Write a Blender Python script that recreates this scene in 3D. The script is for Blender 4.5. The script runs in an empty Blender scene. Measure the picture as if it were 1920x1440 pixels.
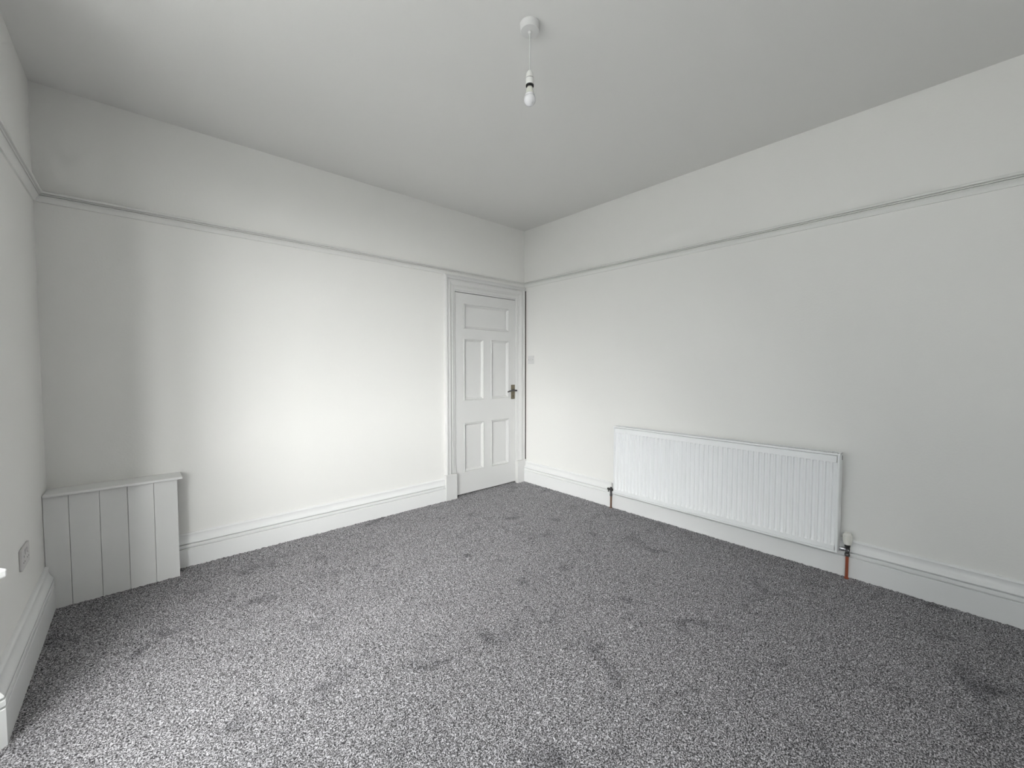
import bpy, bmesh, math, random
import numpy as np
from mathutils import Vector, Matrix

random.seed(7)
np.random.seed(7)
scene = bpy.context.scene
COL = scene.collection
PI = math.pi

# ------------------------------------------------------------------ camera
# world frame: back wall y = 0, right wall x = 0, left wall x = -W, floor z = 0
W, H = 3.5, 2.70
cam_d = bpy.data.cameras.new('camera')
cam_d.sensor_fit = 'HORIZONTAL'
cam_d.sensor_width = 36.0
cam_d.lens = 772.38 / 1920.0 * 36.0
cam_d.clip_start = 0.02
cam = bpy.data.objects.new('camera', cam_d)
COL.objects.link(cam)
yaw, pitch, roll = 0.7328, -0.0399, -0.0003
fwd = Vector((math.sin(yaw) * math.cos(pitch), math.cos(yaw) * math.cos(pitch), math.sin(pitch)))
rgt = Vector((math.cos(yaw), -math.sin(yaw), 0))
upv = rgt.cross(fwd)
r2 = rgt * math.cos(roll) + upv * math.sin(roll)
u2 = -rgt * math.sin(roll) + upv * math.cos(roll)
m = Matrix((r2, u2, -fwd)).transposed().to_4x4()
m.translation = Vector((-3.1096, -3.2593, 1.2356))
cam.matrix_world = m
scene.camera = cam

# ------------------------------------------------------------------ sky, sun, exposure
scene.view_settings.view_transform = 'Standard'
scene.view_settings.look = 'None'
scene.view_settings.gamma = 1.0
scene.view_settings.use_curve_mapping = False
scene.view_settings.exposure = 1.83

world = bpy.data.worlds.new('overcast_sky')
scene.world = world
world.use_nodes = True
bg = world.node_tree.nodes['Background']
bg.inputs['Color'].default_value = (0.93, 0.97, 1.0, 1)
bg.inputs['Strength'].default_value = 0.95

sun_d = bpy.data.lights.new('hazy_sun', 'SUN')
sun_d.energy = 10.0
sun_d.angle = math.radians(80)
sun_d.color = (1.0, 0.985, 0.97)
sun = bpy.data.objects.new('hazy_sun', sun_d)
COL.objects.link(sun)
SUN_SLOPE, SUN_EL = 0.60, 30.0          # dx per dy of the rays, elevation in degrees
_h = Vector((SUN_SLOPE, 1.0, 0)).normalized() * math.cos(math.radians(SUN_EL))
sun_dir = Vector((_h.x, _h.y, -math.sin(math.radians(SUN_EL))))
sun.rotation_euler = sun_dir.to_track_quat('-Z', 'Y').to_euler()

# ------------------------------------------------------------------ materials
def new_mat(name):
    mt = bpy.data.materials.new(name)
    mt.use_nodes = True
    nt = mt.node_tree
    return mt, nt, nt.nodes['Principled BSDF']

def plain(name, col, rough=0.5, metal=0.0, bump=0.0, bscale=60.0, var=0.0, vscale=3.0, spec=0.5, bdist=0.002):
    mt, nt, b = new_mat(name)
    b.inputs['Base Color'].default_value = (*col, 1)
    b.inputs['Roughness'].default_value = rough
    b.inputs['Metallic'].default_value = metal
    b.inputs['Specular IOR Level'].default_value = spec
    tc = nt.nodes.new('ShaderNodeTexCoord')
    if var > 0:
        n = nt.nodes.new('ShaderNodeTexNoise')
        n.inputs['Scale'].default_value = vscale
        n.inputs['Detail'].default_value = 4
        nt.links.new(tc.outputs['Object'], n.inputs['Vector'])
        mx = nt.nodes.new('ShaderNodeMix')
        mx.data_type = 'RGBA'
        mx.inputs['A'].default_value = (*[c * (1 - var) for c in col], 1)
        mx.inputs['B'].default_value = (*[min(1, c * (1 + var)) for c in col], 1)
        nt.links.new(n.outputs['Fac'], mx.inputs['Factor'])
        nt.links.new(mx.outputs['Result'], b.inputs['Base Color'])
    if bump > 0:
        n2 = nt.nodes.new('ShaderNodeTexNoise')
        n2.inputs['Scale'].default_value = bscale
        n2.inputs['Detail'].default_value = 3
        nt.links.new(tc.outputs['Object'], n2.inputs['Vector'])
        bp = nt.nodes.new('ShaderNodeBump')
        bp.inputs['Strength'].default_value = bump
        bp.inputs['Distance'].default_value = bdist
        nt.links.new(n2.outputs['Fac'], bp.inputs['Height'])
        nt.links.new(bp.outputs['Normal'], b.inputs['Normal'])
    return mt

M = {}
M['wall'] = plain('wall_paint', (0.875, 0.87, 0.85), 0.75, bump=0.25, bscale=90, var=0.012, vscale=2.2, spec=0.2)
M['ceil'] = plain('ceiling_paint', (0.85, 0.845, 0.83), 0.85, bump=0.15, bscale=60, var=0.012, vscale=1.5, spec=0.15)
M['trim'] = plain('trim_gloss', (0.86, 0.865, 0.865), 0.32, bump=0.06, bscale=25, spec=0.45)
M['rail'] = plain('rail_paint', (0.83, 0.83, 0.81), 0.45, bump=0.06, bscale=30, spec=0.35)
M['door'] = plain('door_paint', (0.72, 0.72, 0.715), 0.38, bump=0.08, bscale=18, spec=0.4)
M['board'] = plain('board_paint', (0.86, 0.86, 0.855), 0.45, bump=0.12, bscale=14, var=0.015, vscale=7, spec=0.35)
M['radiator'] = plain('radiator_enamel', (0.92, 0.935, 0.945), 0.28, spec=0.5)
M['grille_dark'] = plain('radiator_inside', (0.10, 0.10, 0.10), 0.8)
M['plastic'] = plain('white_plastic', (0.82, 0.82, 0.80), 0.3)
M['plastic_grey'] = plain('aged_white_plastic', (0.68, 0.665, 0.66), 0.35)
M['plastic_cream'] = plain('valve_plastic', (0.80, 0.79, 0.74), 0.4)
M['rose'] = plain('rose_plastic', (0.74, 0.74, 0.735), 0.4)
M['dark'] = plain('dark_void', (0.012, 0.012, 0.012), 0.8)
M['brass'] = plain('aged_brass', (0.20, 0.175, 0.125), 0.45, metal=0.75, bump=0.05, bscale=200)
M['chrome'] = plain('chrome', (0.62, 0.62, 0.64), 0.14, metal=1.0)
M['gunmetal'] = plain('dark_fitting', (0.09, 0.085, 0.085), 0.35, metal=0.7)
M['copper'] = plain('copper_pipe', (0.42, 0.115, 0.065), 0.42, metal=0.55, var=0.2, vscale=60)
M['copper_dull'] = plain('dull_copper_pipe', (0.20, 0.115, 0.075), 0.5, metal=0.45, var=0.25, vscale=60)
M['bulb'] = plain('opal_glass', (0.86, 0.86, 0.88), 0.18)
M['bulb_base'] = plain('bulb_collar', (0.74, 0.75, 0.68), 0.4)
M['cap_metal'] = plain('bayonet_cap', (0.45, 0.42, 0.42), 0.35, metal=0.8)
M['cord'] = plain('white_cord', (0.72, 0.72, 0.71), 0.5)
M['outside'] = plain('outside_paving', (0.42, 0.42, 0.41), 0.9, var=0.15, vscale=2)
M['render'] = plain('outside_render', (0.55, 0.54, 0.50), 0.9, var=0.1, vscale=2)

def glass_mat():
    mt = bpy.data.materials.new('window_glass')
    mt.use_nodes = True
    nt = mt.node_tree
    nt.nodes.clear()
    out = nt.nodes.new('ShaderNodeOutputMaterial')
    tr = nt.nodes.new('ShaderNodeBsdfTransparent')
    tr.inputs['Color'].default_value = (0.97, 0.98, 0.975, 1)
    gl = nt.nodes.new('ShaderNodeBsdfGlossy')
    gl.inputs['Roughness'].default_value = 0.02
    mx = nt.nodes.new('ShaderNodeMixShader')
    mx.inputs['Fac'].default_value = 0.06
    nt.links.new(tr.outputs[0], mx.inputs[1])
    nt.links.new(gl.outputs[0], mx.inputs[2])
    nt.links.new(mx.outputs[0], out.inputs['Surface'])
    return mt
M['glass'] = glass_mat()

def carpet_mat():
    mt, nt, b = new_mat('grey_cut_pile_carpet')
    L = nt.links
    tc = nt.nodes.new('ShaderNodeTexCoord')
    # tufts of two yarns, light and dark grey
    n1 = nt.nodes.new('ShaderNodeTexNoise')
    n1.inputs['Scale'].default_value = 220
    n1.inputs['Detail'].default_value = 2.5
    n1.inputs['Roughness'].default_value = 0.65
    L.new(tc.outputs['Object'], n1.inputs['Vector'])
    ramp = nt.nodes.new('ShaderNodeValToRGB')
    cr = ramp.color_ramp
    cr.elements[0].position = 0.385
    cr.elements[0].color = (0.012, 0.011, 0.014, 1)
    cr.elements[1].position = 0.63
    cr.elements[1].color = (0.62, 0.61, 0.64, 1)
    e = cr.elements.new(0.5)
    e.color = (0.165, 0.16, 0.168, 1)
    L.new(n1.outputs['Fac'], ramp.inputs['Fac'])
    # brushed and trodden patches of the pile
    n2 = nt.nodes.new('ShaderNodeTexNoise')
    n2.inputs['Scale'].default_value = 4.6
    n2.inputs['Detail'].default_value = 5
    n2.inputs['Roughness'].default_value = 0.62
    n2.inputs['Distortion'].default_value = 0.6
    L.new(tc.outputs['Object'], n2.inputs['Vector'])
    r2_ = nt.nodes.new('ShaderNodeValToRGB')
    r2_.color_ramp.elements[0].position = 0.30
    r2_.color_ramp.elements[0].color = (0.50, 0.50, 0.515, 1)
    r2_.color_ramp.elements[1].position = 0.43
    r2_.color_ramp.elements[1].color = (1, 1, 1, 1)
    L.new(n2.outputs['Fac'], r2_.inputs['Fac'])
    mul = nt.nodes.new('ShaderNodeMix')
    mul.data_type = 'RGBA'
    mul.blend_type = 'MULTIPLY'
    mul.inputs['Factor'].default_value = 1.0
    L.new(ramp.outputs['Color'], mul.inputs['A'])
    L.new(r2_.outputs['Color'], mul.inputs['B'])
    L.new(mul.outputs['Result'], b.inputs['Base Color'])
    b.inputs['Roughness'].default_value = 1.0
    b.inputs['Specular IOR Level'].default_value = 0.05
    b.inputs['Sheen Weight'].default_value = 0.15
    b.inputs['Sheen Roughness'].default_value = 0.6
    return mt
M['carpet'] = carpet_mat()

# ------------------------------------------------------------------ helpers
def link(name, me, mat, parent=None, smooth=False):
    o = bpy.data.objects.new(name, me)
    COL.objects.link(o)
    if mat is not None and not me.materials:
        me.materials.append(M[mat] if isinstance(mat, str) else mat)
    if smooth:
        me.polygons.foreach_set('use_smooth', [True] * len(me.polygons))
    if parent is not None:
        o.parent = parent
    return o

def raw(name, verts, faces, mat, parent=None, smooth=False):
    me = bpy.data.meshes.new(name)
    me.from_pydata([tuple(v) for v in verts], [], faces)
    bm = bmesh.new()
    bm.from_mesh(me)
    bmesh.ops.recalc_face_normals(bm, faces=bm.faces)
    bm.to_mesh(me)
    bm.free()
    me.update()
    return link(name, me, mat, parent, smooth)

def bm_box(bm, lo, hi, bevel=0.0, seg=2, mat4=None):
    x0, y0, z0 = lo
    x1, y1, z1 = hi
    vs = [bm.verts.new(c) for c in ((x0, y0, z0), (x1, y0, z0), (x1, y1, z0), (x0, y1, z0),
                                    (x0, y0, z1), (x1, y0, z1), (x1, y1, z1), (x0, y1, z1))]
    fs = [bm.faces.new([vs[i] for i in f]) for f in
          ((0, 3, 2, 1), (4, 5, 6, 7), (0, 1, 5, 4), (1, 2, 6, 5), (2, 3, 7, 6), (3, 0, 4, 7))]
    if bevel > 0:
        es = list({e for f in fs for e in f.edges})
        r = bmesh.ops.bevel(bm, geom=es, offset=bevel, segments=seg, affect='EDGES', profile=0.5)
        vs = list({v for f in r['faces'] for v in f.verts} | {v for v in vs if v.is_valid})
    if mat4 is not None:
        bmesh.ops.transform(bm, matrix=mat4, verts=[v for v in vs if v.is_valid])

def bm_obj(name, bm, mat, parent=None, smooth=False):
    bmesh.ops.recalc_face_normals(bm, faces=bm.faces)
    me = bpy.data.meshes.new(name)
    bm.to_mesh(me)
    bm.free()
    return link(name, me, mat, parent, smooth)

def box(name, lo, hi, mat, parent=None, bevel=0.0, seg=2):
    bm = bmesh.new()
    bm_box(bm, lo, hi, bevel, seg)
    return bm_obj(name, bm, mat, parent)

def bm_lathe(bm, prof, axis_o, axis='Z', n=32, closed=True):
    """prof: list of (radius, height along the axis)"""
    rings = []
    for r, h in prof:
        ring = []
        for i in range(n):
            a = 2 * PI * i / n
            c, s = math.cos(a) * r, math.sin(a) * r
            p = {'Z': (c, s, h), 'X': (h, c, s), 'Y': (c, h, s)}[axis]
            ring.append(bm.verts.new((axis_o[0] + p[0], axis_o[1] + p[1], axis_o[2] + p[2])))
        rings.append(ring)
    for a, b in zip(rings[:-1], rings[1:]):
        for i in range(n):
            bm.faces.new((a[i], a[(i + 1) % n], b[(i + 1) % n], b[i]))
    if closed:
        bm.faces.new(rings[0][::-1])
        bm.faces.new(rings[-1])

def lathe(name, prof, o, mat, parent=None, axis='Z', n=32, smooth=True):
    bm = bmesh.new()
    bm_lathe(bm, prof, o, axis, n)
    ob = bm_obj(name, bm, mat, parent, False)
    if smooth:
        auto_smooth(ob, 40)
    return ob

def auto_smooth(ob, deg=35):
    me = ob.data
    me.polygons.foreach_set('use_smooth', [True] * len(me.polygons))
    try:
        me.set_sharp_from_angle(angle=math.radians(deg))
    except Exception:
        pass

def bm_tube(bm, pts, rad, n=12):
    pts = [Vector(p) for p in pts]
    rads = rad if isinstance(rad, (list, tuple)) else [rad] * len(pts)
    rings = []
    prev = None
    for i, p in enumerate(pts):
        if i == 0:
            t = pts[1] - p
        elif i == len(pts) - 1:
            t = p - pts[i - 1]
        else:
            t = (pts[i + 1] - p).normalized() + (p - pts[i - 1]).normalized()
        t.normalize()
        ref = Vector((0, 0, 1)) if abs(t.z) < 0.9 else Vector((1, 0, 0))
        a = t.cross(ref).normalized() if prev is None else (prev - t * prev.dot(t)).normalized()
        prev = a
        b = t.cross(a)
        rings.append([bm.verts.new(p + (a * math.cos(2 * PI * k / n) + b * math.sin(2 * PI * k / n)) * rads[i]) for k in range(n)])
    for r0, r1 in zip(rings[:-1], rings[1:]):
        for k in range(n):
            bm.faces.new((r0[k], r0[(k + 1) % n], r1[(k + 1) % n], r1[k]))
    bm.faces.new(rings[0][::-1])
    bm.faces.new(rings[-1])

def tube(name, pts, rad, mat, parent=None, n=12):
    bm = bmesh.new()
    bm_tube(bm, pts, rad, n)
    o = bm_obj(name, bm, mat, parent)
    auto_smooth(o, 50)
    return o

def empty(name, loc):
    o = bpy.data.objects.new(name, None)
    o.empty_display_size = 0.1
    o.location = loc
    COL.objects.link(o)
    return o

def adopt(parent):
    """keep world placement of all children modelled in world coordinates"""
    inv = Matrix.Translation(parent.location).inverted()
    for c in parent.children:
        c.matrix_parent_inverse = inv

def tag(o, label, cat, kind=None, group=None):
    o['label'] = label
    o['category'] = cat
    if kind:
        o['kind'] = kind
    if group:
        o['group'] = group
    return o

def miter(na, nb):
    na, nb = Vector(na), Vector(nb)
    return (na + nb) / (1 + na.dot(nb))

def sweep(name, p0, p1, nrm, m0, m1, prof, mat, parent=None, smooth=True, zfun=None):
    """moulding along p0-p1; prof = (distance from the wall, z); m0/m1 = corner offset vectors"""
    p0, p1 = Vector(p0), Vector(p1)
    m0 = Vector(nrm) if m0 is None else m0
    m1 = Vector(nrm) if m1 is None else m1
    n = len(prof)
    vs = []
    for p, mm in ((p0, m0), (p1, m1)):
        for d, z in prof:
            q = p + mm * d
            vs.append((q.x, q.y, z))
    fs = [(i, (i + 1) % n, n + (i + 1) % n, n + i) for i in range(n)]
    fs += [tuple(range(n))[::-1], tuple(range(n, 2 * n))]
    o = raw(name, vs, fs, mat, parent)
    if smooth:
        auto_smooth(o, 28)
    return o

# ------------------------------------------------------------------ the setting: floor
def make_floor():
    step = 0.005
    x0, x1, y0, y1 = -4.08, 0.02, -3.6, 0.06
    nx = int(round((x1 - x0) / step)) + 1
    ny = int(round((y1 - y0) / step)) + 1
    rng = np.random.default_rng(3)
    def smooth(a, k):
        for _ in range(k):
            a = (a + np.roll(a, 1, 0) + np.roll(a, -1, 0) + np.roll(a, 1, 1) + np.roll(a, -1, 1)) / 5
        return a
    h = rng.random((ny, nx)).astype(np.float32)
    h1 = smooth(h, 1)
    h1 = (h1 - h1.mean()) / h1.std()
    c = rng.random((ny // 40 + 3, nx // 40 + 3)).astype(np.float32)
    c = smooth(c, 1)
    big = np.kron(c, np.ones((40, 40), np.float32))[:ny, :nx]
    big = smooth(big, 12)
    big = (big - big.mean()) / big.std()
    z = np.clip(h1, -2.2, 2.2) * 0.0017 + big * 0.0006 - 0.006
    jx = (rng.random((ny, nx)).astype(np.float32) - .5) * step * 0.7
    jy = (rng.random((ny, nx)).astype(np.float32) - .5) * step * 0.7
    X, Y = np.meshgrid(np.linspace(x0, x1, nx, dtype=np.float32), np.linspace(y0, y1, ny, dtype=np.float32))
    co = np.stack([X + jx, Y + jy, z], -1).reshape(-1, 3)
    i = np.arange((ny - 1) * (nx - 1))
    r, cc = i // (nx - 1), i % (nx - 1)
    a = r * nx + cc
    quads = np.stack([a, a + 1, a + nx + 1, a + nx], -1).astype(np.int32)
    nv = len(co)
    extra = np.array([(-4.6, -4.75, -.005), (0.02, -4.75, -.005), (0.02, y0 + .004, -.005), (-4.6, y0 + .004, -.005)], np.float32)
    co = np.concatenate([co, extra])
    quads = np.concatenate([quads, np.array([[nv, nv + 1, nv + 2, nv + 3]], np.int32)])
    me = bpy.data.meshes.new('floor')
    me.vertices.add(len(co))
    me.vertices.foreach_set('co', co.ravel())
    me.loops.add(quads.size)
    me.loops.foreach_set('vertex_index', quads.ravel())
    me.polygons.add(len(quads))
    me.polygons.foreach_set('loop_start', np.arange(len(quads), dtype=np.int32) * 4)
    me.polygons.foreach_set('use_smooth', np.ones(len(quads), bool))
    me.update(calc_edges=True)
    return link('floor', me, 'carpet')
floor = tag(make_floor(), 'grey speckled cut-pile carpet fitted over the whole floor', 'floor', 'structure')

# ------------------------------------------------------------------ walls and ceiling
YN = -4.6                     # wall behind the camera
T = 0.14
ceiling = tag(box('ceiling', (-4.4, YN - T, H), (T, T, H + 0.12), 'ceil'), 'plain off-white painted ceiling', 'ceiling', 'structure')

# door opening in the back wall
DX0, DX1, DZ = -0.925, -0.098, 1.963
def wall_back():
    bm = bmesh.new()
    bm_box(bm, (-W - 0.02, 0, -0.05), (DX0, T, H))
    bm_box(bm, (DX0, 0, DZ), (DX1, T, H))
    bm_box(bm, (DX1, 0, -0.05), (T, T, H))
    return bm_obj('wall_back', bm, 'wall')
tag(wall_back(), 'white painted back wall with picture rail and panelled door', 'wall', 'structure')

def wall_right():
    # plaster stops short of the door frame and leaves an open joint beside it
    bm = bmesh.new()
    ys = -0.0325
    bm_box(bm, (0, YN - T, -0.05), (T, ys, H))
    bm_box(bm, (0, ys, 2.062), (T, 0, H))
    bm_box(bm, (0, ys, -0.05), (T, 0, 0.225))
    bm_box(bm, (0.06, ys, 0.225), (T, 0, 2.062))
    return bm_obj('wall_right', bm, 'wall')
wr = wall_right()
tag(wr, 'white painted right-hand wall behind the radiator', 'wall', 'structure')
jb = box('joint_shade_block', (0.012, -0.032, 0.2255), (0.0595, -0.0005, 2.0615), 'dark', wr)  # near-black block in the joint, its colour stands in for deep shade
jb['label'] = 'near-black block painted as the shade in the joint beside the door frame'
tag(box('wall_front', (-4.4, YN - T, -0.05), (0, YN, H), 'wall'), 'white painted wall behind the viewer', 'wall', 'structure')

# canted bay in the left wall
BA, BB, BC, BD = Vector((-W, -1.16, 0)), Vector((-4.1, -1.61, 0)), Vector((-4.1, -3.68, 0)), Vector((-W, -4.13, 0))
def wall_left():
    bm = bmesh.new()
    bm_box(bm, (-W - T, BA.y + 0.002, -0.05), (-W, 0, H))
    bm_box(bm, (-W - T, YN, -0.05), (-W, BD.y, H))
    return bm_obj('wall_left', bm, 'wall')
tag(wall_left(), 'white painted left wall beside the window bay', 'wall', 'structure')

SILL, HEAD = 0.60, 2.36
def bay_side(name, a, b, label, widx, nsash):
    d = (b - a)
    ln = d.length
    d.normalize()
    n = Vector((-d.y, d.x, 0))           # into the room
    if n.x < 0:
        n = -n
    out = -n
    mat4 = Matrix((d, out, Vector((0, 0, 1)))).transposed().to_4x4()
    mat4.translation = a
    # local: x along, y outwards, z up
    bm = bmesh.new()
    jam = 0.07
    bm_box(bm, (0, 0, -0.05), (ln, T, SILL), mat4=mat4)
    bm_box(bm, (0, 0, HEAD), (ln, T, H), mat4=mat4)
    bm_box(bm, (0, 0, SILL), (jam, T, HEAD), mat4=mat4)
    bm_box(bm, (ln - jam, 0, SILL), (ln, T, HEAD), mat4=mat4)
    w = bm_obj(name, bm, 'wall')
    tag(w, label, 'wall', 'structure')
    # window: frame, sashes with their panes
    root = empty('window_%d' % widx, a + d * ln / 2 + out * 0.07 + Vector((0, 0, SILL)))
    tag(root, 'white sash window in the ' + label.split('white painted ')[1], 'window', 'structure')
    def piece(nm, lo, hi, mt, par, bev=0.002):
        bm = bmesh.new()
        bm_box(bm, lo, hi, bev, 1)
        bmesh.ops.transform(bm, matrix=mat4, verts=bm.verts)
        return bm_obj(nm, bm, mt, par)
    x0, x1 = jam, ln - jam
    fr = 0.035
    bm = bmesh.new()
    for lo, hi in (((x0, .03, SILL), (x0 + fr, .12, HEAD)), ((x1 - fr, .03, SILL), (x1, .12, HEAD)),
                   ((x0, .03, SILL), (x1, .13, SILL + .03)), ((x0, .03, HEAD - fr), (x1, .12, HEAD))):
        bm_box(bm, lo, hi)
    wd = (x1 - x0) / nsash
    for k in range(1, nsash):
        bm_box(bm, (x0 + wd * k - .03, .03, SILL), (x0 + wd * k + .03, .12, HEAD))
    bmesh.ops.transform(bm, matrix=mat4, verts=bm.verts)
    bm_obj('window_frame', bm, 'trim', root)
    mid = SILL + (HEAD - SILL) * 0.52
    for k in range(nsash):
        a0 = x0 + wd * k + (fr if k == 0 else .03)
        a1 = x0 + wd * (k + 1) - (fr if k == nsash - 1 else .03)
        for zi, (z0, z1, yy) in enumerate(((SILL + .03, mid + .02, .045), (mid - .02, HEAD - fr, .085))):
            bm = bmesh.new()
            s = 0.045
            for lo, hi in (((a0, yy, z0), (a0 + s, yy + .035, z1)), ((a1 - s, yy, z0), (a1, yy + .035, z1)),
                           ((a0, yy, z0), (a1, yy + .035, z0 + .05)), ((a0, yy, z1 - .04), (a1, yy + .035, z1))):
                bm_box(bm, lo, hi)
            bmesh.ops.transform(bm, matrix=mat4, verts=bm.verts)
            sash = bm_obj('sash', bm, 'trim', root)
            bm = bmesh.new()
            bm_box(bm, (a0 + s, yy + .016, z0 + .05), (a1 - s, yy + .02, z1 - .04))
            bmesh.ops.transform(bm, matrix=mat4, verts=bm.verts)
            pane = bm_obj('pane', bm, 'glass', sash)
            sash['_p'] = 1
            del sash['_p']
    bm = bmesh.new()
    bm_box(bm, (-0.0, -0.10, SILL - 0.026), (ln, 0.05, SILL + 0.002), 0.006, 2)
    bmesh.ops.transform(bm, matrix=mat4, verts=bm.verts)
    bm_obj('window_sill', bm, 'trim', root)
    adopt(root)
    # portal so that the daylight is sampled through the opening
    pd = bpy.data.lights.new('daylight_portal', 'AREA')
    pd.shape = 'RECTANGLE'
    pd.size = ln - 2 * jam
    pd.size_y = HEAD - SILL
    pd.cycles.is_portal = True
    po = bpy.data.objects.new('daylight_portal', pd)
    COL.objects.link(po)
    zz = -n                                  # light looks along its -Z = into the room
    yy = Vector((0, 0, 1))
    xx = yy.cross(zz)
    mm = Matrix((xx, yy, zz)).transposed().to_4x4()
    mm.translation = a + d * ln / 2 + out * 0.16 + Vector((0, 0, (SILL + HEAD) / 2))
    po.matrix_world = mm
bay_side('wall_bay_back', BA, BB, 'white painted angled bay side next to the left wall', 1, 1)
bay_side('wall_bay_left', BB, BC, 'white painted front of the window bay', 2, 2)
bay_side('wall_bay_front', BC, BD, 'white painted angled bay side nearest the viewer', 3, 1)

# outside ground
raw('ground', [(-40, -40, -0.55), (40, -40, -0.55), (40, 40, -0.55), (-40, 40, -0.55)], [(0, 1, 2, 3)], 'outside')
tag(bpy.data.objects['ground'], 'grey paving outside below the bay windows', 'ground', 'structure')

# ------------------------------------------------------------------ skirting boards
def skirt_prof(k=1.0):
    p = [(0.0, -0.02), (0.031, -0.02), (0.031, 0.1120), (0.0295, 0.1140), (0.0265, 0.1145), (0.0200, 0.1150), (0.0200, 0.1195), (0.0285, 0.1205), (0.0310, 0.1225),
         (0.0315, 0.1320), (0.0310, 0.1400), (0.0290, 0.1415), (0.0160, 0.1418), (0.0160, 0.1475), (0.0280, 0.1480), (0.0290, 0.1500), (0.0280, 0.1550),
         (0.0215, 0.1640), (0.0165, 0.1730), (0.0135, 0.1820), (0.0125, 0.1920), (0.0125, 0.1995), (0.0150, 0.2005), (0.0160, 0.2030), (0.0150, 0.2070),
         (0.0120, 0.2105), (0.0080, 0.2130), (0.0, 0.2140)]
    return [(d, z * k if z > 0 else z) for d, z in p]

nB, nR, nL = (0, -1, 0), (-1, 0, 0), (1, 0, 0)
# back wall: from the boxed panel to the door plinth (runs on behind the panel)
sk = sweep('baseboard_back', (-W + .03, 0, 0), (-1.033, 0, 0), nB, None, None, skirt_prof(0.935), 'trim')
tag(sk, 'white moulded skirting board along the back wall', 'baseboard', 'structure')
sk = sweep('baseboard_right', (0, -0.036, 0), (0, YN, 0), nR, None, None, skirt_prof(1.0), 'trim')
tag(sk, 'white moulded skirting board under the radiator on the right wall', 'baseboard', 'structure')
nS1 = Vector((-(BB - BA).y, (BB - BA).x, 0)).normalized()
if nS1.x < 0:
    nS1 = -nS1
nS3 = Vector((-(BD - BC).y, (BD - BC).x, 0)).normalized()
if nS3.x < 0:
    nS3 = -nS3
mA = miter(nL, nS1)
mB = miter(nS1, nL)
sk = sweep('baseboard_left', (-W, -0.147, 0), BA, nL, None, miter(nL, nS1), skirt_prof(1.05), 'trim')
tag(sk, 'white moulded skirting board on the short left wall', 'baseboard', 'structure')
sk = sweep('baseboard_bay_back', BA, BB, nS1, miter(nL, nS1), miter(nS1, nL), skirt_prof(1.05), 'trim')
tag(sk, 'sunlit white skirting board turning into the bay', 'baseboard', 'structure')
sk = sweep('baseboard_bay_left', BB, BC, nL, miter(nS1, nL), miter(nL, nS3), skirt_prof(1.05), 'trim')
tag(sk, 'white skirting board under the front bay windows', 'baseboard', 'structure')
sk = sweep('baseboard_bay_front', BC, BD, nS3, miter(nL, nS3), miter(nS3, nL), skirt_prof(1.05), 'trim')
tag(sk, 'white skirting board on the bay side nearest the viewer', 'baseboard', 'structure')

# ------------------------------------------------------------------ picture rail
RB, RT = 2.0941, 2.1513
def rail_prof():
    p = [(0.0, 0.0), (0.007, 0.001), (0.008, 0.004), (0.010, 0.012), (0.014, 0.020), (0.020, 0.0265), (0.0225, 0.0275), (0.0225, 0.0300), (0.014, 0.0305),
         (0.014, 0.0335), (0.026, 0.0340), (0.028, 0.0360), (0.027, 0.0385), (0.0215, 0.0390), (0.0215, 0.0415), (0.034, 0.0422), (0.037, 0.0450), (0.0375, 0.0500),
         (0.036, 0.0530), (0.030, 0.0535), (0.030, 0.0555), (0.0315, 0.0560), (0.031, 0.0575), (0.018, 0.0575), (0.016, 0.052), (0.008, 0.050), (0.0, 0.051)]
    k = (RT - RB) / 0.0572
    return [(d, RB + z * k) for d, z in p]
cBL = miter(nB, nL)
cBR = miter(nB, nR)
t = sweep('trim_1', (-W, 0, 0), (0, 0, 0), nB, cBL, cBR, rail_prof(), 'rail')
tag(t, 'grey-white moulded picture rail on the back wall above the door', 'picture rail', 'structure')
t = sweep('trim_2', (0, 0, 0), (0, YN, 0), nR, cBR, None, rail_prof(), 'rail')
tag(t, 'grey-white moulded picture rail on the right wall above the radiator', 'picture rail', 'structure')
t = sweep('trim_3', (-W, 0, 0), (BA.x, BA.y, 0), nL, cBL, miter(nL, nS1), rail_prof(), 'rail')
tag(t, 'grey-white moulded picture rail on the short left wall', 'picture rail', 'structure')

# ------------------------------------------------------------------ door with its frame
door = empty('door_1', (-0.512, 0, 0))
tag(door, 'white five-panel wooden door with aged brass lever handle in the corner', 'door', 'structure')
LX0, LX1 = -0.9045, -0.1195            # leaf
LZ0, LZ1 = 0.010, 1.947
YF, YBk = 0.000, 0.040                 # front and back face of the leaf
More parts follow.
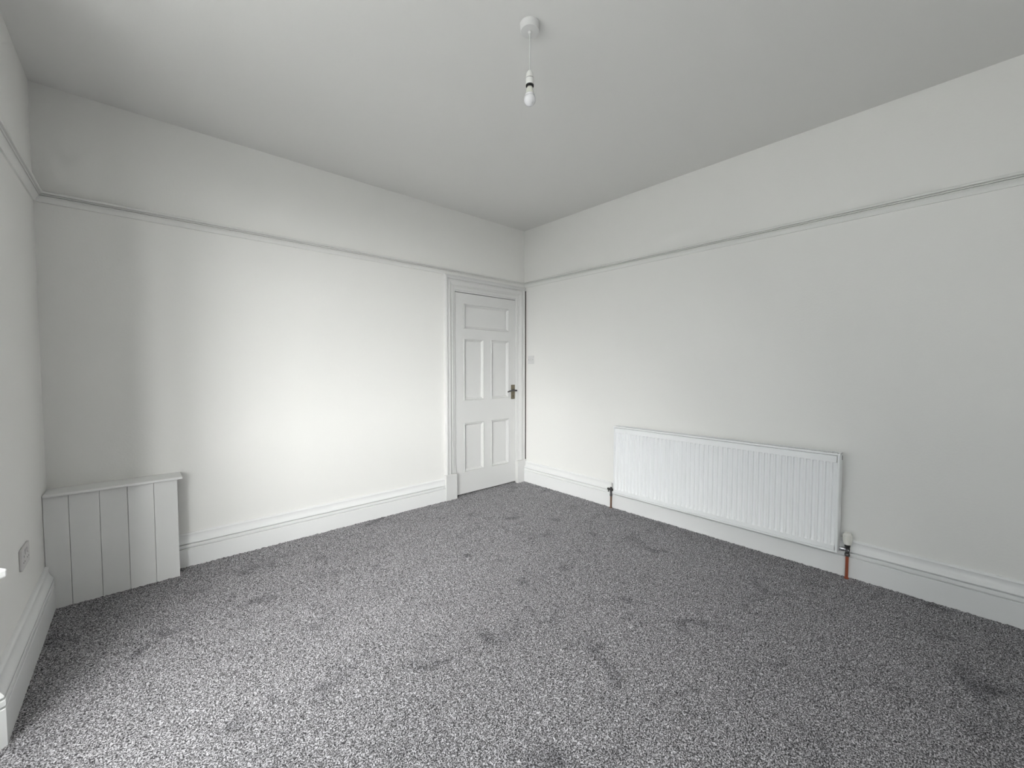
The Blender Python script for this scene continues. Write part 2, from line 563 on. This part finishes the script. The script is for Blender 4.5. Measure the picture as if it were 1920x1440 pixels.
# panel openings: (x0, x1, z0, z1)
PAN = [(-0.800, -0.222, 1.610, 1.846),
       (-0.803, -0.556, 0.917, 1.514), (-0.466, -0.222, 0.917, 1.514),
       (-0.802, -0.558, 0.220, 0.697), (-0.466, -0.222, 0.220, 0.697)]
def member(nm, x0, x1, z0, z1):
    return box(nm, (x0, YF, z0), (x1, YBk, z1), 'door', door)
member('stile', LX0, -0.8025, LZ0, LZ1)
member('stile', -0.2220, LX1, LZ0, LZ1)
member('rail', -0.8025, -0.2220, 1.846, LZ1)
member('rail', -0.8025, -0.2220, 1.514, 1.610)
member('rail', -0.8025, -0.2220, 0.697, 0.917)
member('rail', -0.8025, -0.2220, LZ0, 0.220)
member('muntin', -0.557, -0.466, 0.917, 1.514)
member('muntin', -0.557, -0.466, 0.220, 0.697)
def frame_mould(nm, x0, x1, z0, z1, prof, mat, parent):
    """prof: (inset from the opening edge, y)"""
    n = len(prof)
    vs, fs = [], []
    for (cx, cz, sx, sz) in ((x0, z0, 1, 1), (x1, z0, -1, 1), (x1, z1, -1, -1), (x0, z1, 1, -1)):
        for i, y in prof:
            vs.append((cx + sx * i, y, cz + sz * i))
    for c in range(4):
        d = (c + 1) % 4
        for i in range(n - 1):
            fs.append((c * n + i, d * n + i, d * n + i + 1, c * n + i + 1))
    o = raw(nm, vs, fs, mat, parent)
    auto_smooth(o, 30)
    return o
MPROF = [(0.0, YF + .006), (0.0012, YF + .006), (0.0020, YF - .0035), (0.0045, YF - .0060), (0.0080, YF - .0055), (0.0105, YF - .001), (0.0115, YF + .0045), (0.0145, YF + .0050), (0.0185, YF + .0085),
         (0.0215, YF + .0125), (0.0245, YF + .0135), (0.0262, YF + .0190), (0.0262, YF + .026)]
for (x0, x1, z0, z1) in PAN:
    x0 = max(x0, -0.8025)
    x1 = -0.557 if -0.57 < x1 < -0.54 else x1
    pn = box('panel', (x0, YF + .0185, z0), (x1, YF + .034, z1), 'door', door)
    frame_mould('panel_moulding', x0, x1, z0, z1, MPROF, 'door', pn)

# door lining (sides and head) with a dark gap round the leaf
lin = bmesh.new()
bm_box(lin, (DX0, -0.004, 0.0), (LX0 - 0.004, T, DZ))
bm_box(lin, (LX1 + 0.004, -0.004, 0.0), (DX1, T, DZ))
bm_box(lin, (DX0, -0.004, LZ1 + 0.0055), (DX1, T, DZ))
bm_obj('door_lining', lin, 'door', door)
stp = bmesh.new()
bm_box(stp, (LX0 - 0.004, YBk + .004, 0.0), (LX0 + 0.010, T - .01, LZ1 + .005))
bm_box(stp, (LX1 - 0.010, YBk + .004, 0.0), (LX1 + 0.004, T - .01, LZ1 + .005))
bm_box(stp, (LX0 - 0.004, YBk + .004, LZ1 - .008), (LX1 + 0.004, T - .01, LZ1 + .0055))
bm_obj('door_stop', stp, 'dark', door)
# dark hallway behind the door
box('door_backing', (DX0 - .05, T + .001, -0.02), (DX1 + .05, T + .01, DZ + .05), 'dark', door)

# architrave: profile across its width, outer edge -> inner edge (w, depth)
AW = 0.118
APROF = [(0.0, 0.0), (0.0, 0.030), (0.002, 0.034), (0.006, 0.036), (0.020, 0.036), (0.023, 0.034), (0.0245, 0.026), (0.027, 0.0225), (0.0295, 0.023),
         (0.034, 0.0275), (0.042, 0.0300), (0.051, 0.0290), (0.060, 0.0255), (0.068, 0.0205), (0.072, 0.0175), (0.0735, 0.0145), (0.0775, 0.0145), (0.079, 0.0185), (0.083, 0.0200), (0.087, 0.0185), (0.089, 0.0135),
         (0.105, 0.0115), (0.115, 0.0105), (0.118, 0.008), (0.118, 0.0)]
AXL, AXR = -1.022, -0.0125               # outer edges
AZT = 2.084                              # top outer edge
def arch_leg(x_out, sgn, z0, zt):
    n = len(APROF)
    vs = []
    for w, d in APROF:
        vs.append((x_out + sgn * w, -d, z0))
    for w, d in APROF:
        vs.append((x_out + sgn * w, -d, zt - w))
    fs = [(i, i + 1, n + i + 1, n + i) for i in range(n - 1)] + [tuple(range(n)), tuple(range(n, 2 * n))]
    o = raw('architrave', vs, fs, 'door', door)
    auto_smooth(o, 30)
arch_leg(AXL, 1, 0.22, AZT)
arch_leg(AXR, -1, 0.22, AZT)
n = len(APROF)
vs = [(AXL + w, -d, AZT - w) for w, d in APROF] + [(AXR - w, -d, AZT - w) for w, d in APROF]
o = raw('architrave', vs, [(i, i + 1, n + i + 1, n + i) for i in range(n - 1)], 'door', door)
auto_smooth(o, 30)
# fillet between the architrave head and the picture rail
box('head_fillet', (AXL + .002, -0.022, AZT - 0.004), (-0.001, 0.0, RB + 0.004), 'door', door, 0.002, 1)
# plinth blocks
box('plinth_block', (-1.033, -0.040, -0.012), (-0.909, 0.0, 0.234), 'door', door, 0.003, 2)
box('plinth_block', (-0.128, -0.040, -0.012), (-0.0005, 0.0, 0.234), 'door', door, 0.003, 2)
# hinges: knuckles between leaf and lining
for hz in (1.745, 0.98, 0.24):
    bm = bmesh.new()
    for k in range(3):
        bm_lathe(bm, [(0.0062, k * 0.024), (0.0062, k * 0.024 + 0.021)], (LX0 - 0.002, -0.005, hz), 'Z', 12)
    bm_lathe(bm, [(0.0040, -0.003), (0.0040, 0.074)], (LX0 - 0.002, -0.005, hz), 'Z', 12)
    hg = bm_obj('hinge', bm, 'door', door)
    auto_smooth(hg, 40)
# lever handle
plate = box('handle_plate', (-0.191, -0.007, 0.901), (-0.141, YF, 1.052), 'brass', door, 0.003, 2)
plate['label'] = 'aged brass handle plate'
bm = bmesh.new()
hx, hz = -0.166, 0.993
bm_lathe(bm, [(0.012, -0.012), (0.011, -0.018), (0.0085, -0.022), (0.0085, -0.050)], (hx, 0, hz), 'Y', 20)
bm_tube(bm, [(hx + .010, -0.050, hz), (hx, -0.052, hz), (hx - .02, -0.053, hz + .002), (hx - .05, -0.051, hz + .002), (hx - .080, -0.046, hz - .004), (hx - .104, -0.039, hz - .012)],
        [0.009, 0.0095, 0.0085, 0.0075, 0.0075, 0.0068], 14)
hd = bm_obj('lever', bm, 'gunmetal', plate)
auto_smooth(hd, 45)
bm = bmesh.new()
bm_lathe(bm, [(0.005, -0.0065), (0.005, -0.0078)], (hx, 0, 0.935), 'Y', 14)
bm_box(bm, (hx - .002, -0.0078, 0.922), (hx + .002, -0.0065, 0.935))
bm_obj('keyhole', bm, 'dark', plate)
box('latch_keep', (LX1 - .002, -0.008, 0.955), (LX1 + .007, -0.0005, 1.012), 'brass', door, 0.001, 1)
adopt(door)

# ------------------------------------------------------------------ boxed-in boards in the left corner
boxing = empty('boxing_panel', (-3.24, -0.145, 0))
tag(boxing, 'low white boxing of vertical boards with a ledge in the left corner', 'panelling')
YP = -0.145
seams = [-3.4995, -3.409, -3.295, -3.185, -3.074, -2.968]
for i in range(5):
    a, b = seams[i], seams[i + 1]
    dy = (0.0, 0.0012, 0.0004, 0.0010, 0.0)[i]
    bm = bmesh.new()
    bm_box(bm, (a + 0.0006, YP + dy, -0.010), (b - 0.0006, YP + 0.018, 0.5752), 0.0025, 2)
    bm_obj('board', bm, 'board', boxing)
bk = box('backing_board', (-3.497, YP + 0.0185, 0.0), (-2.972, YP + 0.026, 0.570), 'board', boxing)
box('end_board', (-2.990, YP + 0.018, -0.010), (-2.970, -0.031, 0.577), 'board', boxing, 0.001, 1)
lg = bmesh.new()
bm_box(lg, (-3.498, -0.166, 0.577), (-2.944, -0.0005, 0.592), 0.005, 3)
lgo = bm_obj('ledge', lg, 'board', boxing)
lgo['label'] = 'white ledge with rounded front edge'
adopt(boxing)

# ------------------------------------------------------------------ radiator
rad = empty('radiator', (-0.07, -2.0, 0.14))
tag(rad, 'long white fluted panel radiator on the right wall', 'radiator')
XF, XB = -0.105, -0.030
RY0, RY1 = -2.770, -1.224            # right end, left end
RZ0, RZ1 = 0.146, 0.733
NF = 47
F0, FP = -2.7455, 0.03243            # centre of the flute next to the right end, pitch
def rad_panel():
    cols = [(RY0 + 0.0155, 0.0)]
    for k in range(NF):
        c = F0 + FP * k
        cols += [(c - 0.0120, 0.0), (c - 0.0105, 0.12), (c - 0.0080, 0.85), (c - 0.0060, 1.0), (c + 0.0060, 1.0), (c + 0.0080, 0.85), (c + 0.0105, 0.12), (c + 0.0120, 0.0)]
    cols.append((RY1 - 0.0155, 0.0))
    rows = [(RZ0 + 0.0150, 0), (0.1865, 0), (0.1960, 0.55), (0.2080, 1.0), (0.6720, 1.0), (0.6765, 0.85), (0.6800, 0), (RZ1 - 0.0145, 0)]
    vs = [(XF + 0.0095 * fc * fr, y, z) for z, fr in rows for y, fc in cols]
    nc = len(cols)
    fs = [(r * nc + c, r * nc + c + 1, (r + 1) * nc + c + 1, (r + 1) * nc + c) for r in range(len(rows) - 1) for c in range(nc - 1)]
    # folded edge all round
    base = len(vs)
    ring = [r * 0 + c for r, c in []]
    def quad(p):
        i = len(vs)
        vs.extend(p)
        fs.append((i, i + 1, i + 2, i + 3))
    ya, yb, za, zb = cols[0][0], cols[-1][0], rows[0][0], rows[-1][0]
    x2 = XF + 0.012
    quad([(XF, ya, za), (XF, yb, za), (x2, yb, za), (x2, ya, za)])
    quad([(XF, ya, zb), (XF, yb, zb), (x2, yb, zb), (x2, ya, zb)])
    quad([(XF, ya, za), (XF, ya, zb), (x2, ya, zb), (x2, ya, za)])
    quad([(XF, yb, za), (XF, yb, zb), (x2, yb, zb), (x2, yb, za)])
    o = raw('front_panel', vs, fs, 'radiator', rad)
    auto_smooth(o, 25)
    return o
fp = rad_panel()
fp['label'] = 'pressed front panel with vertical flutes'
# seam at the foot of the front sheet
box('bottom_seam', (XF + 0.002, RY0 + .008, RZ0), (XF + 0.012, RY1 - .008, RZ0 + 0.0125), 'radiator', rad, 0.003, 2)
box('back_panel', (XB - 0.012, RY0 + .012, RZ0 + .01), (XB, RY1 - .012, RZ1 - .02), 'radiator', rad, 0.003, 1)
bm = bmesh.new()
for k in range(60):
    y = RY0 + .03 + k * (RY1 - RY0 - .06) / 59
    bm_box(bm, (XF + 0.012, y - .0006, RZ0 + .03), (XB - 0.012, y + .0006, RZ1 - .028))
bm_obj('convector_fins', bm, 'grille_dark', rad)
# side covers, rounded towards the front
def side_cover(y, s):
    # plan outline: wraps from the front round to the back
    pts = [(XF + 0.0005, y + s * 0.0125), (XF - 0.0005, y + s * 0.009), (XF + 0.0005, y + s * 0.004), (XF + 0.004, y + s * 0.001), (XF + 0.009, y), (XB, y), (XB, y + s * 0.0015), (XF + 0.010, y + s * 0.0015), (XF + 0.006, y + s * 0.0125)]
    n = len(pts)
    vs = [(a, b, RZ0 + .002) for a, b in pts] + [(a, b, RZ1 - .001) for a, b in pts]
    fs = [(i, (i + 1) % n, n + (i + 1) % n, n + i) for i in range(n)] + [tuple(range(n)), tuple(range(n, 2 * n))]
    o = raw('side_cover', vs, fs, 'radiator', rad)
    auto_smooth(o, 40)
    return o
sc = side_cover(RY0, 1)
side_cover(RY1, -1)
bm = bmesh.new()
bm_box(bm, (-0.048, RY0 - 0.0005, 0.690), (-0.038, RY0 + 0.004, 0.716))
bm_obj('side_slot', bm, 'dark', sc)
# top cover: rounded front lip, back lip, cross bars over dark slots
def top_grille():
    bm = bmesh.new()
    prof = [(XF + .0005, RZ1 - .0115), (XF - .0005, RZ1 - .006), (XF + .0010, RZ1 - .0020), (XF + .004, RZ1), (XF + .011, RZ1), (XF + .011, RZ1 - .003), (XF + .005, RZ1 - .003), (XF + .004, RZ1 - .0115)]
    a = [bm.verts.new((x, RY0, z)) for x, z in prof]
    b = [bm.verts.new((x, RY1, z)) for x, z in prof]
    n = len(prof)
    for i in range(n):
        bm.faces.new((a[i], a[(i + 1) % n], b[(i + 1) % n], b[i]))
    bm.faces.new(a[::-1])
    bm.faces.new(b)
    bm_box(bm, (XB - .007, RY0, RZ1 - .006), (XB, RY1, RZ1 - 0.001))
    bm_box(bm, (XF + .008, RY0, RZ1 - .006), (XB, RY0 + .012, RZ1))
    bm_box(bm, (XF + .008, RY1 - .012, RZ1 - .006), (XB, RY1, RZ1))
    k = RY0 + 0.024
    while k < RY1 - 0.02:
        bm_box(bm, (XF + .008, k, RZ1 - .010), (XB, k + .0032, RZ1 - .0035))
        k += 0.0118
    return bm_obj('top_grille', bm, 'radiator', rad)
tg = top_grille()
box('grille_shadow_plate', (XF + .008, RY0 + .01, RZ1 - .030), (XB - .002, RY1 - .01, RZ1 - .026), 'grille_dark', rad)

# thermostatic valve at the right end
vx, vy = -0.057, -2.809
vb = lathe('valve_body', [(0.0085, 0.128), (0.0125, 0.131), (0.0125, 0.142), (0.0095, 0.146), (0.0105, 0.158), (0.0125, 0.170), (0.0110, 0.182), (0.0140, 0.186), (0.0140, 0.199)], (vx, vy, 0), 'gunmetal', rad, n=24)
bm = bmesh.new()
bm_lathe(bm, [(0.0095, 0.0), (0.0095, 0.012), (0.0130, 0.013), (0.0130, 0.026), (0.0090, 0.027), (0.0090, 0.046)], (vx, vy + 0.002, 0.166), 'Y', 20)
bm_lathe(bm, [(0.0078, -0.020), (0.0090, -0.014), (0.0090, 0.0)], (vx, vy, 0.166), 'X', 20)
un = bm_obj('union_nut', bm, 'chrome', vb)
auto_smooth(un, 40)
hb = bmesh.new()
bm_lathe(hb, [(0.0150, 0.198), (0.0185, 0.201), (0.0200, 0.210), (0.0208, 0.222), (0.0208, 0.250), (0.0195, 0.262), (0.0165, 0.2675), (0.010, 0.269)], (vx, vy, 0), 'Z', 32)
for k in range(12):
    a = 2 * PI * k / 12
    mt4 = Matrix.Translation((vx + math.cos(a) * .0205, vy + math.sin(a) * .0205, 0)) @ Matrix.Rotation(a, 4, 'Z')
    bm_box(hb, (-.0015, -.0022, .220), (.0022, .0022, .258), 0.0008, 1, mat4=mt4)
th = bm_obj('thermostatic_head', hb, 'plastic_cream', vb)
auto_smooth(th, 35)
th['label'] = 'white ribbed thermostatic valve head'
pp = tube('pipe', [(vx, vy, -0.01), (vx, vy, 0.132)], 0.0078, 'copper', rad, 18)
pp['label'] = 'bright copper pipe'
lathe('pipe_collar', [(0.0115, -0.004), (0.0115, 0.001), (0.009, 0.003)], (vx, vy, 0), 'copper', pp, n=20)
# lockshield valve at the left end
lx, ly = -0.050, -1.168
lb = lathe('valve_body', [(0.0085, 0.100), (0.0105, 0.104), (0.0105, 0.118), (0.0080, 0.122), (0.0080, 0.140), (0.0100, 0.146), (0.0105, 0.170), (0.0085, 0.184)], (lx, ly, 0), 'gunmetal', rad, n=20)
bm = bmesh.new()
bm_lathe(bm, [(0.0075, -0.046), (0.0075, -0.030), (0.0105, -0.028), (0.0105, -0.014), (0.0080, -0.012), (0.0080, 0.0), (0.0085, 0.012), (0.0095, 0.018), (0.0095, 0.034)], (lx, ly, 0.160), 'Y', 18)
bm_tube(bm, [(lx, ly + .020, 0.160), (lx - .004, ly + .023, 0.147), (lx - .008, ly + .024, 0.136)], 0.0045, 12)
dn = bm_obj('drain_tail', bm, 'gunmetal', lb)
auto_smooth(dn, 40)
lathe('valve_cap', [(0.0085, 0.184), (0.0092, 0.187), (0.0085, 0.219), (0.0070, 0.222)], (lx, ly, 0), 'plastic', lb, n=20)
pl = tube('pipe', [(lx, ly, -0.01), (lx, ly, 0.104)], 0.0078, 'copper_dull', rad, 16)
pl['label'] = 'dull brown copper pipe'
lathe('pipe_collar', [(0.0115, -0.004), (0.0115, 0.001), (0.009, 0.003)], (lx, ly, 0), 'copper_dull', pl, n=20)
# wall brackets behind
for by in (-2.45, -1.55):
    box('wall_bracket', (XB - .004, by - .02, 0.24), (-0.0005, by + .02, 0.64), 'radiator', rad, 0.001, 1)
adopt(rad)

# ------------------------------------------------------------------ light switch by the door
sw = empty('light_switch', (0, -0.1135, 1.318))
tag(sw, 'square white light switch on the right wall beside the door frame', 'light switch')
o = box('switch_plate', (-0.0085, -0.1565, 1.275), (-0.0002, -0.0705, 1.361), 'rose', sw, 0.0028, 3)
bm = bmesh.new()
bm_box(bm, (-0.0135, -0.1205, 1.303), (-0.0080, -0.1065, 1.333), 0.001, 2)
bmesh.ops.rotate(bm, verts=bm.verts, cent=(-0.0085, -0.1135, 1.318), matrix=Matrix.Rotation(math.radians(7), 3, 'Y'))
bm_obj('rocker', bm, 'rose', sw)
for z in (1.318,):
    for y in (-0.1437, -0.0833):
        lathe('screw', [(0.0038, -0.0091), (0.0038, -0.0080)], (0, y, z), 'chrome', sw, axis='X', n=14)
adopt(sw)

# ------------------------------------------------------------------ double socket on the left wall
so = empty('power_socket', (-W, -0.622, 0.445))
tag(so, 'white double power socket low on the left wall', 'power socket')
cy, cz = -0.622, 0.445
box('socket_plate', (-W + .0002, cy - .073, cz - .043), (-W + .0095, cy + .073, cz + .043), 'plastic_grey', so, 0.003, 3)
for s in (-1, 1):
    box('rocker', (-W + .008, cy + s * .017 - .0065, cz + .012), (-W + .0125, cy + s * .017 + .0065, cz + .032), 'plastic_grey', so, 0.001, 1)
    bm = bmesh.new()
    c = cy + s * .038
    bm_box(bm, (-W + .009, c - .002, cz + .004), (-W + .0098, c + .002, cz + .0125))
    bm_box(bm, (-W + .009, c - .0145, cz - .017), (-W + .0098, c - .0080, cz - .0125))
    bm_box(bm, (-W + .009, c + .0080, cz - .017), (-W + .0098, c + .0145, cz - .0125))
    bm_obj('pin_holes', bm, 'dark', so)
adopt(so)

# ------------------------------------------------------------------ pendant light
px, py = -1.835, -1.958
pen = empty('pendant_light', (px, py, 2.361))
tag(pen, 'bare opal bulb hanging on a short white cord from a round ceiling rose', 'pendant light')
rs = lathe('ceiling_rose', [(0.0425, H - 0.0002), (0.0425, H - 0.004), (0.0410, H - 0.006), (0.0402, 2.674), (0.0385, 2.6705), (0.0365, 2.670), (0.011, 2.6695)], (px, py, 0), 'rose', pen, n=48)
lathe('cord_grip', [(0.0085, 2.6698), (0.0075, 2.664), (0.0045, 2.661)], (px, py, 0), 'plastic', rs, n=20)
tube('cord', [(px, py, 2.668), (px + .0008, py, 2.62), (px - .0006, py, 2.56), (px, py, 2.50)], 0.0033, 'cord', pen, 10)
lh = lathe('lamp_holder', [(0.0045, 2.509), (0.0095, 2.505), (0.0145, 2.496), (0.0165, 2.482), (0.0168, 2.4775), (0.0160, 2.4765), (0.0160, 2.4745), (0.0178, 2.4735), (0.0178, 2.4500), (0.0172, 2.4480)], (px, py, 0), 'plastic', pen, n=32)
lathe('seam_ring', [(0.01615, 2.4765), (0.01615, 2.4746)], (px, py, 0), 'grille_dark', lh, n=32)
lathe('holder_rim', [(0.0170, 2.4482), (0.0170, 2.4425), (0.0130, 2.4415)], (px, py, 0), 'dark', lh, n=32)
cap = lathe('bulb_cap', [(0.0110, 2.4430), (0.0110, 2.4340)], (px, py, 0), 'cap_metal', pen, n=28)
lathe('bulb_collar', [(0.0128, 2.4365), (0.0140, 2.4340), (0.0158, 2.4180), (0.0185, 2.4100)], (px, py, 0), 'bulb_base', pen, n=32)
bp = [(0.0185, 2.4102), (0.0205, 2.4070)]
for k in range(1, 15):
    a = math.radians(50) - k * math.radians(140) / 14.5
    bp.append((0.0252 * math.cos(a), 2.3865 + 0.0252 * math.sin(a)))
bp.append((0.002, 2.3613))
lathe('bulb_globe', bp, (px, py, 0), 'bulb', pen, n=36)
adopt(pen)

bpy.context.view_layer.update()
